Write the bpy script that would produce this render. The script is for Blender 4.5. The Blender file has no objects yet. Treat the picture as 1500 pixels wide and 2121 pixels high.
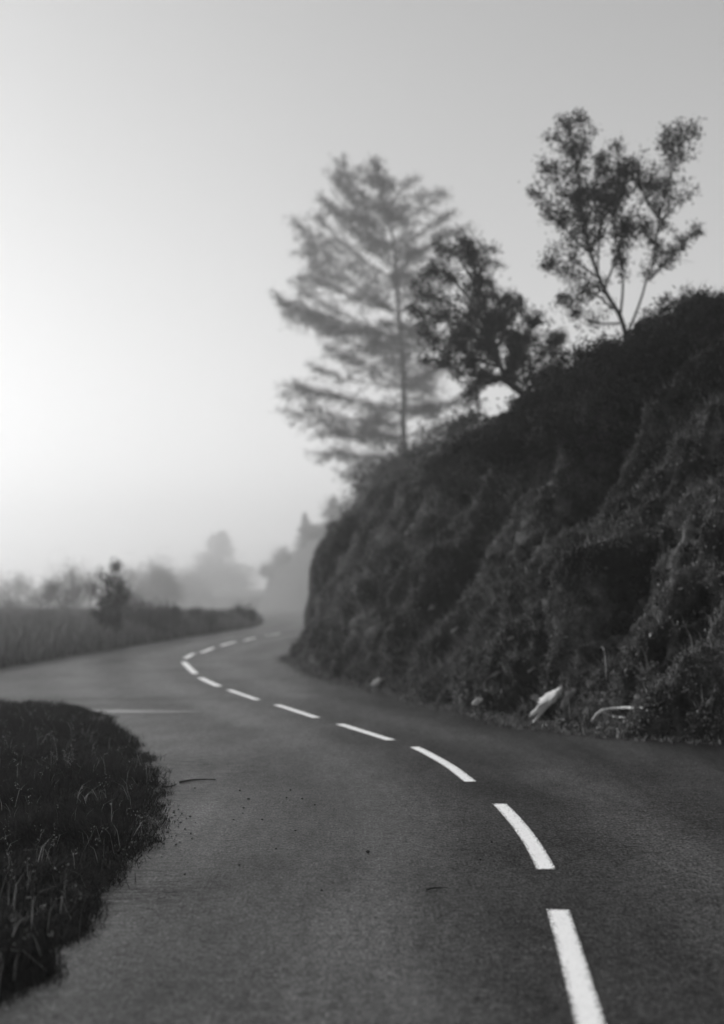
import bpy, math, random
import numpy as np
from mathutils import Vector, Euler

C = bpy.context.scene.collection
S = bpy.context.scene
R = math.radians
random.seed(7)
rng = np.random.default_rng(7)

# ------------------------------------------------------------------ camera
CAM_H, F_PX, W0, H0, Y_HOR = 1.7, 2900.0, 1500.0, 2121.0, 1240.0
PITCH = math.atan((Y_HOR - H0 / 2) / F_PX)
cam_d = bpy.data.cameras.new("camera")
cam = bpy.data.objects.new("camera", cam_d)
C.objects.link(cam)
cam.location = (0, 0, CAM_H)
cam.rotation_euler = (math.pi / 2 + PITCH, 0, 0)
cam_d.sensor_fit = 'AUTO'
cam_d.sensor_width = 36.0
cam_d.lens = 36.0 * F_PX / H0
cam_d.clip_start, cam_d.clip_end = 0.05, 3000
cam_d.dof.use_dof = True
cam_d.dof.focus_distance = 10.4
cam_d.dof.aperture_fstop = 0.98
cam_d.dof.aperture_blades = 9
S.camera = cam

# ------------------------------------------------------------------ sky, sun, exposure
SUN_EL, SUN_AZ = R(24), R(-68)          # azimuth measured from +Y (the way the camera looks) towards +X
wd = bpy.data.worlds.new("World")
S.world = wd
wd.use_nodes = True
nt = wd.node_tree
bg = nt.nodes['Background']
sky = nt.nodes.new('ShaderNodeTexSky')
sky.sky_type = 'NISHITA'
sky.sun_disc = False
sky.sun_elevation = SUN_EL
sky.sun_rotation = SUN_AZ
sky.air_density, sky.dust_density, sky.ozone_density = 1.2, 1.0, 1.0
bw = nt.nodes.new('ShaderNodeRGBToBW')
nt.links.new(sky.outputs[0], bw.inputs[0])
nt.links.new(bw.outputs[0], bg.inputs[0])
bg.inputs[1].default_value = 0.15
sd = bpy.data.lights.new("sun", 'SUN')
sun = bpy.data.objects.new("sun", sd)
C.objects.link(sun)
sd.energy, sd.angle, sd.color = 2.8, R(22), (1, 1, 1)
sdir = Vector((math.sin(SUN_AZ) * math.cos(SUN_EL), math.cos(SUN_AZ) * math.cos(SUN_EL), math.sin(SUN_EL)))
sun.rotation_euler = (-sdir).to_track_quat('-Z', 'Y').to_euler()
sun.location = (-10, 20, 40)
S.view_settings.view_transform = 'Standard'
S.view_settings.look = 'None'
S.view_settings.exposure = 0.36
S.view_settings.gamma = 1.0
S.cycles.use_denoising = True
S.cycles.volume_bounces = 5
S.cycles.max_bounces = 6
S.cycles.diffuse_bounces = 3
S.cycles.glossy_bounces = 2
S.cycles.sample_clamp_indirect = 6.0

FOG_DENSITY, FOG_G = 0.0026, 0.82

# ------------------------------------------------------------------ projection helpers
cp, sp_ = math.cos(PITCH), math.sin(PITCH)

def ray(px, py):
    x, y = (px - W0 / 2) / F_PX, (H0 / 2 - py) / F_PX
    return np.array([x, cp - y * sp_, sp_ + y * cp])      # Y forward, Z up

def gz(d):
    t = np.clip((np.asarray(d, float) - 28) / 34, 0, 1)
    return 0.26 * t * t * (3 - 2 * t) + np.interp(d, [66, 80, 100, 150, 200, 270, 400, 700], [0, -.03, -.14, -.56, -.88, -1.22, -1.66, -2.3])

def at(px, py, d):
    r = ray(px, py)
    r = r / r[1]
    return np.array([r[0] * d, d, CAM_H + r[2] * d])

def ground(px, py, lift=0.0):
    r = ray(px, py)
    r = r / r[1]
    lo, hi = 0.5, 650.0
    for _ in range(60):
        m = (lo + hi) / 2
        if CAM_H + r[2] * m > gz(m): lo = m
        else: hi = m
    return np.array([r[0] * lo, lo, float(gz(lo)) + lift])

def project(P):
    P = np.asarray(P, float)
    x, y, z = P[..., 0], P[..., 1], P[..., 2] - CAM_H
    f = y * cp + z * sp_
    u = -y * sp_ + z * cp
    return W0 / 2 + F_PX * x / f, H0 / 2 - F_PX * u / f, f

def catmull(pts, n):
    pts = np.asarray(pts, float)
    p = np.vstack([2 * pts[0] - pts[1], pts, 2 * pts[-1] - pts[-2]])
    out = []
    m = len(pts) - 1
    for k in range(n):
        g = k / (n - 1) * m
        i = min(int(g), m - 1)
        t = g - i
        a, b, c, d = p[i], p[i + 1], p[i + 2], p[i + 3]
        out.append(0.5 * (2 * b + (c - a) * t + (2 * a - 5 * b + 4 * c - d) * t * t + (3 * b - a - 3 * c + d) * t ** 3))
    return np.array(out)

# ------------------------------------------------------------------ numpy noise
def vnoise(P, seed=0):
    P = np.asarray(P, float)
    i = np.floor(P).astype(np.int64)
    f = P - i
    f = f * f * f * (f * (f * 6 - 15) + 10)
    def h(ix, iy, iz):
        n = (ix * 374761393 + iy * 668265263 + iz * 1442695041 + seed * 974634533) & 0xffffffff
        n = ((n ^ (n >> 13)) * 1274126177) & 0xffffffff
        n = ((n ^ (n >> 16)) * 2246822519) & 0xffffffff
        return ((n ^ (n >> 15)) & 0xffff) / 32767.5 - 1
    r = 0
    for dx in (0, 1):
        wx = f[..., 0] if dx else 1 - f[..., 0]
        for dy in (0, 1):
            wy = f[..., 1] if dy else 1 - f[..., 1]
            for dz in (0, 1):
                wz = f[..., 2] if dz else 1 - f[..., 2]
                r = r + wx * wy * wz * h(i[..., 0] + dx, i[..., 1] + dy, i[..., 2] + dz)
    return r

def fbm(P, oct=4, seed=0):
    r, a, s = 0, 1.0, 1.0
    for k in range(oct):
        r = r + a * vnoise(np.asarray(P) * s, seed + k)
        a *= 0.5
        s *= 2.03
    return r / 1.6

# ------------------------------------------------------------------ mesh helpers
class MB:
    """collects geometry and links it as ONE mesh object"""
    def __init__(self):
        self.v, self.l, self.t, self.n = [], [], [], 0
        self.smooth = False
    def add(self, verts, faces):                # faces: (N,k) int array
        verts = np.asarray(verts, np.float32).reshape(-1, 3)
        faces = np.asarray(faces, np.int32)
        self.v.append(verts)
        self.l.append((faces + self.n).ravel())
        self.t.append(np.full(len(faces), faces.shape[1], np.int32))
        self.n += len(verts)
    def tube(self, pts, radii, sides=7, cap=True):
        pts = np.asarray(pts, float)
        radii = np.broadcast_to(np.asarray(radii, float), (len(pts),))
        tg = np.gradient(pts, axis=0)
        tg /= np.linalg.norm(tg, axis=1)[:, None] + 1e-9
        ref = np.array([0.31, 0.17, 0.94]) if abs(tg[0][2]) < 0.8 else np.array([0.9, 0.3, 0.1])
        a = np.cross(tg, ref); a /= np.linalg.norm(a, axis=1)[:, None] + 1e-9
        b = np.cross(tg, a)
        th = np.linspace(0, 2 * np.pi, sides, endpoint=False)
        V = pts[:, None] + radii[:, None, None] * (np.cos(th)[None, :, None] * a[:, None] + np.sin(th)[None, :, None] * b[:, None])
        m = len(pts)
        i, j = np.meshgrid(np.arange(m - 1), np.arange(sides), indexing='ij')
        j2 = (j + 1) % sides
        Fq = np.stack([i * sides + j, i * sides + j2, (i + 1) * sides + j2, (i + 1) * sides + j], -1).reshape(-1, 4)
        self.add(V.reshape(-1, 3), Fq)
        if cap:
            self.v.append(np.asarray([pts[0], pts[-1]], np.float32))
            k = self.n
            base = k - m * sides
            f = [[k, base + (q + 1) % sides, base + q] for q in range(sides)] + \
                [[k + 1, base + (m - 1) * sides + q, base + (m - 1) * sides + (q + 1) % sides] for q in range(sides)]
            self.l.append(np.array(f, np.int32).ravel())
            self.t.append(np.full(len(f), 3, np.int32))
            self.n += 2
    def leaves(self, c, d, L, Wd, r=None):
        """rhombic leaves: centres c, long axes d (N,3), lengths, widths"""
        g = r or rng
        c = np.asarray(c, float); N = len(c)
        d = d / (np.linalg.norm(d, axis=1)[:, None] + 1e-9)
        o = g.normal(size=(N, 3))
        w = np.cross(d, o); w /= np.linalg.norm(w, axis=1)[:, None] + 1e-9
        L = np.broadcast_to(L, (N,))[:, None]; Wd = np.broadcast_to(Wd, (N,))[:, None]
        nrm = np.cross(d, w)
        V = np.stack([c - d * L * .5, c + w * Wd * .5 - d * L * .05, c + d * L * .5 + nrm * L * .12, c - w * Wd * .5 - d * L * .05], 1)
        self.add(V.reshape(-1, 3), np.arange(4 * N).reshape(N, 4))
    def blades(self, b, h, lean, wd):
        """bent grass blades: bases b, heights h, lean vectors (horizontal reach)"""
        b = np.asarray(b, float); N = len(b)
        th = rng.uniform(0, 2 * np.pi, N)
        w = np.stack([np.cos(th), np.sin(th), 0 * th], 1) * (np.broadcast_to(wd, (N,)) * .5)[:, None]
        up = np.zeros((N, 3)); up[:, 2] = h
        m = b + up * .55 + lean * .3
        t = b + up * (1 - .25 * np.minimum(1, np.linalg.norm(lean, axis=1) / (h + 1e-6)))[:, None] + lean
        V = np.stack([b - w, b + w, m + w * .7, m - w * .7, t], 1).reshape(-1, 3)
        k = np.arange(N)[:, None] * 5
        n0 = self.n
        self.add(V, k + np.array([[0, 1, 2, 3]]))
        self.l.append((k + np.array([[3, 2, 4]]) + n0).astype(np.int32).ravel())
        self.t.append(np.full(N, 3, np.int32))
    def grid(self, P):
        a, b = P.shape[:2]
        i, j = np.meshgrid(np.arange(a - 1), np.arange(b - 1), indexing='ij')
        F = np.stack([i * b + j, (i + 1) * b + j, (i + 1) * b + j + 1, i * b + j + 1], -1).reshape(-1, 4)
        self.add(P.reshape(-1, 3), F)
    def build(self, name, mat, parent=None, smooth=None, attrs=None):
        me = bpy.data.meshes.new(name)
        v = np.concatenate(self.v); l = np.concatenate(self.l); t = np.concatenate(self.t)
        me.vertices.add(len(v)); me.vertices.foreach_set('co', v.ravel())
        me.loops.add(len(l)); me.loops.foreach_set('vertex_index', l)
        me.polygons.add(len(t))
        st = np.concatenate([[0], np.cumsum(t)[:-1]]).astype(np.int32)
        me.polygons.foreach_set('loop_start', st)
        me.polygons.foreach_set('loop_total', t)
        if smooth if smooth is not None else self.smooth:
            me.polygons.foreach_set('use_smooth', np.ones(len(t), bool))
        me.update(calc_edges=True)
        me.validate()
        for k, a in (attrs or {}).items():
            at_ = me.attributes.new(k, 'FLOAT', 'POINT')
            at_.data.foreach_set('value', np.asarray(a, np.float32).ravel())
        me.materials.append(mat)
        o = bpy.data.objects.new(name, me)
        C.objects.link(o)
        if parent is not None:
            o.parent = parent
            o.location = -Vector(parent.location)
        return o

def tag(o, label=None, cat=None, group=None, kind=None):
    if label: o['label'] = label
    if cat: o['category'] = cat
    if group: o['group'] = group
    if kind: o['kind'] = kind
    return o

def thing(name, label, cat, loc, group=None):
    o = bpy.data.objects.new(name, None)
    C.objects.link(o)
    o.location = Vector([float(q) for q in loc])
    o.empty_display_size = 0.2
    return tag(o, label, cat, group)

# ------------------------------------------------------------------ materials (all neutral grey: the photograph is black and white)
def g4(v): return (v, v, v, 1)

def new_mat(name):
    m = bpy.data.materials.new(name)
    m.use_nodes = True
    n = m.node_tree.nodes
    return m, n, m.node_tree.links, n['Principled BSDF']

def noise_node(n, l, scale, detail=4, rough=.6, stretch=None, src='Object'):
    tc = n.new('ShaderNodeTexCoord')
    t = n.new('ShaderNodeTexNoise')
    t.inputs['Scale'].default_value = scale
    t.inputs['Detail'].default_value = detail
    t.inputs['Roughness'].default_value = rough
    if stretch:
        mp = n.new('ShaderNodeMapping')
        mp.inputs['Scale'].default_value = stretch
        l.new(tc.outputs[src], mp.inputs[0]); l.new(mp.outputs[0], t.inputs[0])
    else:
        l.new(tc.outputs[src], t.inputs[0])
    return t

def ramp(n, l, src, stops):
    r = n.new('ShaderNodeValToRGB')
    while len(r.color_ramp.elements) < len(stops): r.color_ramp.elements.new(0.5)
    for e, (p, v) in zip(r.color_ramp.elements, stops):
        e.position = p; e.color = g4(v)
    l.new(src, r.inputs[0])
    return r

def mathn(n, l, op, a, b):
    m = n.new('ShaderNodeMath'); m.operation = op
    for k, q in enumerate((a, b)):
        if isinstance(q, (int, float)): m.inputs[k].default_value = q
        else: l.new(q, m.inputs[k])
    return m.outputs[0]

def leaf_mat(name, lo, hi, trans=0.0):
    m, n, l, p = new_mat(name)
    ge = n.new('ShaderNodeNewGeometry')
    r = ramp(n, l, ge.outputs['Random Per Island'], [(0, lo), (.75, (lo + hi) * .5), (1, hi)])
    l.new(r.outputs[0], p.inputs['Base Color'])
    p.inputs['Roughness'].default_value = .8
    p.inputs['Specular IOR Level'].default_value = .08
    if trans:
        tr = n.new('ShaderNodeBsdfTranslucent'); l.new(r.outputs[0], tr.inputs[0])
        mx = n.new('ShaderNodeMixShader'); mx.inputs[0].default_value = trans
        l.new(p.outputs[0], mx.inputs[1]); l.new(tr.outputs[0], mx.inputs[2])
        l.new(mx.outputs[0], n['Material Output'].inputs[0])
    return m

def rough_mat(name, lo, hi, scale, bump=.5, bscale=None, bdist=.03, rough=.9):
    m, n, l, p = new_mat(name)
    t = noise_node(n, l, scale, 6, .65)
    r = ramp(n, l, t.outputs[0], [(.3, lo), (.55, (lo + hi) / 2), (.75, hi)])
    l.new(r.outputs[0], p.inputs['Base Color'])
    p.inputs['Roughness'].default_value = rough
    p.inputs['Specular IOR Level'].default_value = .2
    if bump:
        t2 = noise_node(n, l, bscale or scale * 4, 5, .7)
        b = n.new('ShaderNodeBump'); b.inputs['Strength'].default_value = bump; b.inputs['Distance'].default_value = bdist
        l.new(t2.outputs[0], b.inputs['Height']); l.new(b.outputs[0], p.inputs['Normal'])
    return m

def asphalt_mat():
    m, n, l, p = new_mat('asphalt')
    grain = noise_node(n, l, 60, 3, .8, (1, .42, 1))
    grain2 = noise_node(n, l, 15, 5, .8, (1, .6, 1))
    patch = noise_node(n, l, .55, 5, .6, (1.0, .45, 1))
    streak = noise_node(n, l, 2.6, 5, .65, (1.6, .35, 1))
    a_tr = n.new('ShaderNodeAttribute'); a_tr.attribute_name = 'track'
    a_st = n.new('ShaderNodeAttribute'); a_st.attribute_name = 'dirt'
    g = ramp(n, l, grain.outputs[0], [(.34, .15), (.47, .8), (.58, 1.3), (.68, 3.2)])
    g2 = ramp(n, l, grain2.outputs[0], [(.32, .4), (.68, 1.6)])
    pt = ramp(n, l, patch.outputs[0], [(.3, .62), (.7, 1.38)])
    sk = ramp(n, l, streak.outputs[0], [(.3, .72), (.7, 1.28)])
    v = mathn(n, l, 'MULTIPLY', g.outputs[0], g2.outputs[0])
    v = mathn(n, l, 'MULTIPLY', v, pt.outputs[0])
    v = mathn(n, l, 'MULTIPLY', v, sk.outputs[0])
    tr = mathn(n, l, 'ADD', mathn(n, l, 'MULTIPLY', a_tr.outputs['Fac'], .75), .72)
    v = mathn(n, l, 'MULTIPLY', v, tr)
    dn = noise_node(n, l, 7, 6, .75, (.6, 2.4, 1))
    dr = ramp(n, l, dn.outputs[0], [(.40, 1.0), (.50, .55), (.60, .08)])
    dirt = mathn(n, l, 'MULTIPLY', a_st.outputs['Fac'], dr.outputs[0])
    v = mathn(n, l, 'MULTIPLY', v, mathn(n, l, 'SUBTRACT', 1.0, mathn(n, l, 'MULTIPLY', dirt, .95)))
    v = mathn(n, l, 'MULTIPLY', v, .041)
    cr = n.new('ShaderNodeCombineColor')
    for k in range(3): l.new(v, cr.inputs[k])
    l.new(cr.outputs[0], p.inputs['Base Color'])
    p.inputs['Roughness'].default_value = .46
    spv = mathn(n, l, 'MULTIPLY', v, 6.0)
    l.new(spv, p.inputs['Specular IOR Level'])
    b = n.new('ShaderNodeBump'); b.inputs['Strength'].default_value = .5; b.inputs['Distance'].default_value = .006
    h = mathn(n, l, 'ADD', grain.outputs[0], mathn(n, l, 'MULTIPLY', grain2.outputs[0], 1.2))
    l.new(h, b.inputs['Height']); l.new(b.outputs[0], p.inputs['Normal'])
    return m

def paint_mat(name, v, wear):
    m, n, l, p = new_mat(name)
    gr = noise_node(n, l, 75, 4, .75)
    big = noise_node(n, l, 5, 4, .6)
    ed = n.new('ShaderNodeAttribute'); ed.attribute_name = 'edge'
    x = mathn(n, l, 'ADD', gr.outputs[0], mathn(n, l, 'MULTIPLY', ed.outputs['Fac'], .20))
    x = mathn(n, l, 'ADD', x, mathn(n, l, 'MULTIPLY', big.outputs[0], .12))
    r = ramp(n, l, x, [(wear, v), (wear + .05, .05)])
    l.new(r.outputs[0], p.inputs['Base Color'])
    p.inputs['Roughness'].default_value = .6
    b = n.new('ShaderNodeBump'); b.inputs['Strength'].default_value = .6; b.inputs['Distance'].default_value = .004
    l.new(gr.outputs[0], b.inputs['Height']); l.new(b.outputs[0], p.inputs['Normal'])
    return m

def earth_mat():
    m, n, l, p = new_mat('bank_earth')
    big = noise_node(n, l, .8, 6, .68)
    fine = noise_node(n, l, 7, 6, .75)
    x = mathn(n, l, 'ADD', mathn(n, l, 'MULTIPLY', big.outputs[0], .65), mathn(n, l, 'MULTIPLY', fine.outputs[0], .35))
    r = ramp(n, l, x, [(.38, .005), (.48, .014), (.56, .06), (.66, .19)])
    l.new(r.outputs[0], p.inputs['Base Color'])
    p.inputs['Roughness'].default_value = .95
    p.inputs['Specular IOR Level'].default_value = .1
    b = n.new('ShaderNodeBump'); b.inputs['Strength'].default_value = 1.0; b.inputs['Distance'].default_value = .10
    l.new(fine.outputs[0], b.inputs['Height']); l.new(b.outputs[0], p.inputs['Normal'])
    return m

M = dict(
    asphalt=asphalt_mat(),
    paint=paint_mat('white_road_paint', .9, .66),
    faded=paint_mat('faded_road_paint', .26, .64),
    corner_soil=rough_mat('corner_soil', .004, .012, 3, .6, 12, .03),
    earth=earth_mat(),
    soil=rough_mat('field_soil', .02, .05, .8, .6, 6, .05),
    far_soil=rough_mat('far_hill_soil', .03, .06, .3, .5, 2, .1),
    bark=rough_mat('bark', .02, .05, 6, .6, 18, .03),
    dark_leaf=leaf_mat('dark_leaf', .006, .02),
    hazed_leaf=leaf_mat('hazed_leaf', .03, .10),  # leaf tone paled for bushes in fog: haze put into the colour
    needle=leaf_mat('cedar_needle', .03, .08),
    verge=leaf_mat('hazed_verge_blades', .09, .24),  # grass tone lightened to imitate fog over the verge
    grass=leaf_mat('rough_grass', .04, .24),
    near_grass=leaf_mat('near_grass', .003, .013),
    dry=leaf_mat('dry_stalk', .16, .34),
    shade_leaf=leaf_mat('shade_leaf', .003, .010),  # near-black tone that stands in for shade in the bank hollows
    moss=leaf_mat('bank_lit_moss', .04, .25),  # real moss cover, its tone paled so the ridges look lit
    stone=rough_mat('grey_stone', .10, .26, 12, .6, 30, .02, .85),
    pale=rough_mat('pale_stone', .42, .72, 9, .5, 25, .02, .8),
    wood=rough_mat('bleached_wood', .35, .62, 14, .5, 40, .01, .8),
    pebble=rough_mat('dark_pebble', .012, .03, 40, .3, 90, .003),
    gravel=leaf_mat('gravel_chip', .06, .26),
    twig=rough_mat('dark_twig', .012, .03, 20, .4, 60, .004),
)

# ------------------------------------------------------------------ ground and road
def sheet(name, xs, ys, mat, zoff, attrs=None):
    X, Y = np.meshgrid(xs, ys, indexing='ij')
    P = np.stack([X, Y, gz(Y) + zoff], -1)
    mb = MB(); mb.grid(P)
    o = mb.build(name, mat, smooth=True, attrs=attrs(P.reshape(-1, 3)) if attrs else None)
    return tag(o, kind='structure')

sheet('ground', np.linspace(-420, 420, 90), np.concatenate([np.linspace(-60, 100, 60), np.linspace(105, 620, 60)]), M['soil'], -.05)

def G(px, py): return ground(px, py)
PAIRS = [  # foot (x,y), crest (x,y,z), outward direction, nose factor
    ((9, -8), (17, -7, 8.0), (1, .1), 0), ((9, 5), (16, 7, 9), (1, .1), 0), ((7.4, 13), (14, 16, 9.5), (1, .2), 0),
    ((4.7, 16.1), (12, 20, 9), (1, .3), 0), (G(1285, 1527), at(2080, 330, 22), (1, .35), 0), (G(1100, 1508), at(1830, 450, 22.8), (1, .35), 0),
    (G(1000, 1485), at(1680, 535, 23.8), (1, .4), 0), (G(900, 1462), at(1500, 625, 25.2), (1, .45), 0),
    (G(800, 1437), at(1385, 690, 26.4), (1, .5), 0), (G(710, 1416), at(1270, 750, 28.2), (.9, .6), 0), (G(645, 1394), at(1130, 835, 31), (.8, .6), .05),
    (G(610, 1377), at(1010, 915, 34), (.75, .65), .3), ((-1.98, 38.0), at(920, 1000, 37), (.7, .7), .7), ((-1.95, 39.6), at(840, 1058, 39.6), (.6, .8), 1),
    ((-1.8, 41.5), at(765, 1086, 41.5), (.55, .83), 1), ((-1.6, 44), at(715, 1100, 43.5), (.55, .83), 1), ((-1.4, 47.5), (-.2, 48, 3.5), (.5, .86), .7),
    ((-.8, 60), (.9, 60, 4.3), (.55, .83), .2), ((-.5, 86), (1.7, 86, 5.2), (.6, .8), 0)]
foot = catmull([np.array([p[0][0], p[0][1]]) for p in PAIRS], 620)
FOOT = foot.copy()

# centre line: start and end of every dash, read off the ground
DASH = [((1250, 2230), (1156, 1885)), ((1131, 1802), (1034, 1665)), ((975, 1620), (857, 1547)),
        ((812, 1534), (703, 1500)), ((656, 1487), (573, 1460)), ((534, 1450), (474, 1429)),
        ((454, 1422), (415, 1404)), ((405, 1396), (381, 1371)), ((384, 1364), (402, 1354)),
        ((416, 1352), (443, 1342)), ((457, 1338), (489, 1329)), ((505, 1327), (529, 1321)), ((548, 1317), (580, 1312))]
line_pts = []
MID = {1: (1091, 1731), 2: (925, 1583)}
for k, (a, b) in enumerate(DASH):
    line_pts += [ground(*a)] + ([ground(*MID[k])] if k in MID else []) + [ground(*b)]
line_pts = [line_pts[0] - np.array([.25, 2.2, 0])] + line_pts + [np.array([-2.6, 74, .26]), np.array([-3.2, 95, .15]), np.array([-5, 150, -.3]), np.array([-14, 240, -.8]), np.array([-40, 400, -1.4])]
CL = catmull(line_pts, 1400)
CLc = CL[::5]

def road_attr(P):
    xy = P[:, :2]
    best = np.full(len(xy), 1e9); side = np.zeros(len(xy))
    tg = np.gradient(CLc[:, :2], axis=0)
    for k in range(len(CLc)):
        dv = xy - CLc[k, :2]
        dd = (dv ** 2).sum(1)
        m = dd < best
        best[m] = dd[m]
        side[m] = np.sign(dv[m, 0] * tg[k, 1] - dv[m, 1] * tg[k, 0])
    off = np.sqrt(best) * side
    tr = np.zeros(len(xy))
    for c, w, a in ((.95, .38, .8), (2.35, .38, .6), (-1.0, .4, .8), (-2.6, .45, .7), (-4.4, .8, .2)):
        tr += a * np.exp(-((off - c + .12 * fbm(np.stack([xy[:, 0] * .5, xy[:, 1] * .25, 0 * off], 1), 3, 12)) / w) ** 2)
    di = np.zeros(len(xy))
    for px, py, rx, ry, a in ((395, 1585, .55, 1.6, 1.0), (470, 1600, .9, 1.3, .7), (330, 1650, .5, 1.2, .9), (560, 1575, 1.0, 1.0, .55),
                              (300, 1460, 1.6, 1.0, .5), (230, 1448, 2.2, .6, .9), (1060, 1640, .25, .6, .5), (250, 1840, .6, 1.0, 1.0),
                              (330, 1740, .35, 1.0, .8)):
        g = ground(px, py)
        di = np.maximum(di, a * np.exp(-((xy[:, 0] - g[0]) / rx) ** 2 - ((xy[:, 1] - g[1]) / ry) ** 2))
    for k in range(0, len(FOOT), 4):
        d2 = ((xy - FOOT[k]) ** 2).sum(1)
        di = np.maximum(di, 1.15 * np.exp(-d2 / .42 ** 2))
    return dict(track=np.clip(tr, 0, 1), dirt=np.clip(di, 0, 1))

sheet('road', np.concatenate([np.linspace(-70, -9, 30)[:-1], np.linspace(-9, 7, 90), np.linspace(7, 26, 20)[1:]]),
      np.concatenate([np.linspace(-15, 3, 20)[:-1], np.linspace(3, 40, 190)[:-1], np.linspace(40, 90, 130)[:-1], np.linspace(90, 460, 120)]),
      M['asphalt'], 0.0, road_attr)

# dashes of the centre line, each a strip of paint of its own
def near_idx(p): return int(np.argmin(((CL[:, :2] - np.asarray(p)[:2]) ** 2).sum(1)))
DL = ['white dash cut off by the bottom edge, nearest of the centre line',
      'long curved white dash with worn edges, second from the bottom',
      'bright slanting white dash, third of the centre line from the bottom',
      'white centre line dash, fourth from the bottom, beside the mid road',
      'white centre line dash, fifth from the bottom, below the small pale stone',
      'soft blurred white dash, sixth of the centre line from the bottom',
      'short blurred white dash, seventh, where the line starts to bend',
      'curved white dash on the left turn of the bend, eighth from the bottom',
      'white dash just past the leftmost point of the bend',
      'blurred white dash, second beyond the leftmost point of the bend',
      'blurred white dash, third beyond the leftmost point of the bend',
      'faint white dash, last but one before the bank hides the line',
      'faintest white dash, farthest one, beside the nose of the bank']
for k, (a, b) in enumerate(DASH):
    i, j = near_idx(ground(*a)), near_idx(ground(*b))
    seg = CL[i:j + 1]
    if len(seg) < 3: seg = CL[i:i + 3]
    seg = catmull(seg[np.linspace(0, len(seg) - 1, min(len(seg), 12)).astype(int)], 40)
    tg = np.gradient(seg[:, :2], axis=0)
    tg /= np.linalg.norm(tg, axis=1)[:, None]
    nr = np.stack([tg[:, 1], -tg[:, 0]], 1)
    us = np.array([-1, -.8, -.4, 0, .4, .8, 1]) * (.064 if k < 3 else .075 if k < 6 else .09)
    P = np.zeros((len(seg), len(us), 3))
    P[..., :2] = seg[:, None, :2] + us[None, :, None] * nr[:, None, :]
    P[..., 2] = gz(P[..., 1]) + .004
    e = np.zeros((len(seg), len(us))); e[:, (0, -1)] = 1; e[:, (1, -2)] = .5; e[(0, -1), :] = 1
    mb = MB(); mb.grid(P)
    o = mb.build('road_dash', M['paint'], smooth=True, attrs=dict(edge=e))
    tag(o, DL[k], 'road marking', 'dashes of the centre line')

# worn pale line across the mouth of the side road
a, b = ground(60, 1473), ground(420, 1475)
P = np.zeros((60, 7, 3)); e = np.zeros((60, 7))
for i in range(60):
    q = a + (b - a) * i / 59
    for j in range(7):
        P[i, j] = (q[0], q[1] + (j / 6 - .5) * 1.1 * (1 - .4 * i / 59), gz(q[1]) + .004)
        e[i, j] = abs(j / 6 - .5) * 1.4 + max(0, i / 59 - .5) * 1.6
mb = MB(); mb.grid(P)
tag(mb.build('worn_line', M['faded'], smooth=True, attrs=dict(edge=e)), 'faded pale line across the side road mouth at the left edge', 'road marking')

# ------------------------------------------------------------------ the bank on the right
NS, NT, NP = 620, 150, 40
crest = catmull([np.array(p[1]) for p in PAIRS], NS)
odir = catmull([np.array(p[2]) for p in PAIRS], NS); odir /= np.linalg.norm(odir, axis=1)[:, None]
nose = np.clip(np.interp(np.linspace(0, 1, NS), np.linspace(0, 1, len(PAIRS)), [p[3] for p in PAIRS]), 0, 1)
t = np.linspace(0, 1, NT)
k1 = np.array([(0, 0), (.06, .05), (.14, .16), (.32, .37), (.52, .60), (.76, .86), (1, 1)])
k2 = np.array([(0, 0), (.09, .05), (.165, .15), (.19, .36), (.215, .66), (.40, .88), (1, 1)])
kk = np.linspace(0, 1, 7)
h1, v1 = np.interp(t, kk, k1[:, 0]), np.interp(t, kk, k1[:, 1])
h2, v2 = np.interp(t, kk, k2[:, 0]), np.interp(t, kk, k2[:, 1])
hh = h1[None] * (1 - nose[:, None]) + h2[None] * nose[:, None]
vv = v1[None] * (1 - nose[:, None]) + v2[None] * nose[:, None]
BP = np.zeros((NS, NT, 3))
fz = gz(foot[:, 1])
BP[..., :2] = foot[:, None] + (crest[:, None, :2] - foot[:, None]) * hh[..., None]
BP[..., 2] = fz[:, None] - .06 + (crest[:, 2] - fz + .06)[:, None] * vv
arc = np.concatenate([[0], np.cumsum(np.linalg.norm(np.diff(foot, axis=0), axis=1))])
hgt = np.linalg.norm(BP - BP[:, :1], axis=-1)
def normals(P):
    n = np.cross(np.gradient(P, axis=0), np.gradient(P, axis=1))
    n /= np.linalg.norm(n, axis=-1)[..., None] + 1e-9
    return n
BN = normals(BP)
if BN[NS // 3, NT // 2, 0] > 0: BN = -BN
A = np.broadcast_to(arc[:, None], (NS, NT)) - hgt * .05
A = A + hgt * .40
SK = np.stack([A, hgt, 0 * A], -1)
ridge = .55 - 1.5 * np.abs(vnoise(SK * np.array([.75, .17, 1]) + 5, 13)) + .25 * fbm(SK * np.array([1.1, .4, 1]), 3, 17)
disp = .30 * ridge + .22 * fbm(SK * np.array([.6, .14, 1]) + 3, 3, 11) + .24 * fbm(SK * np.array([1.7, .5, 1]), 4, 21) \
     + .22 * fbm(SK * np.array([2.4, .8, 1]) + 17, 4, 31) + .08 * fbm(BP * 1.6, 3, 33) + .09 * (.6 - 1.6 * np.abs(vnoise(SK * np.array([3.6, 1.5, 1]), 43))) + .06 * fbm(BP * 6.0, 3, 41)
led = np.maximum(0, fbm(SK * np.array([.5, .75, 1]) + 9, 3, 71)) * .45
amp = np.clip(t / .10, 0.12, 1) * np.clip((1.06 - t) / .2, .35, 1)
disp = (disp * 1.75 + led - .16) * amp[None] * (1 - .7 * nose[:, None])
BP = BP + BN * disp[..., None]
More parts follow.
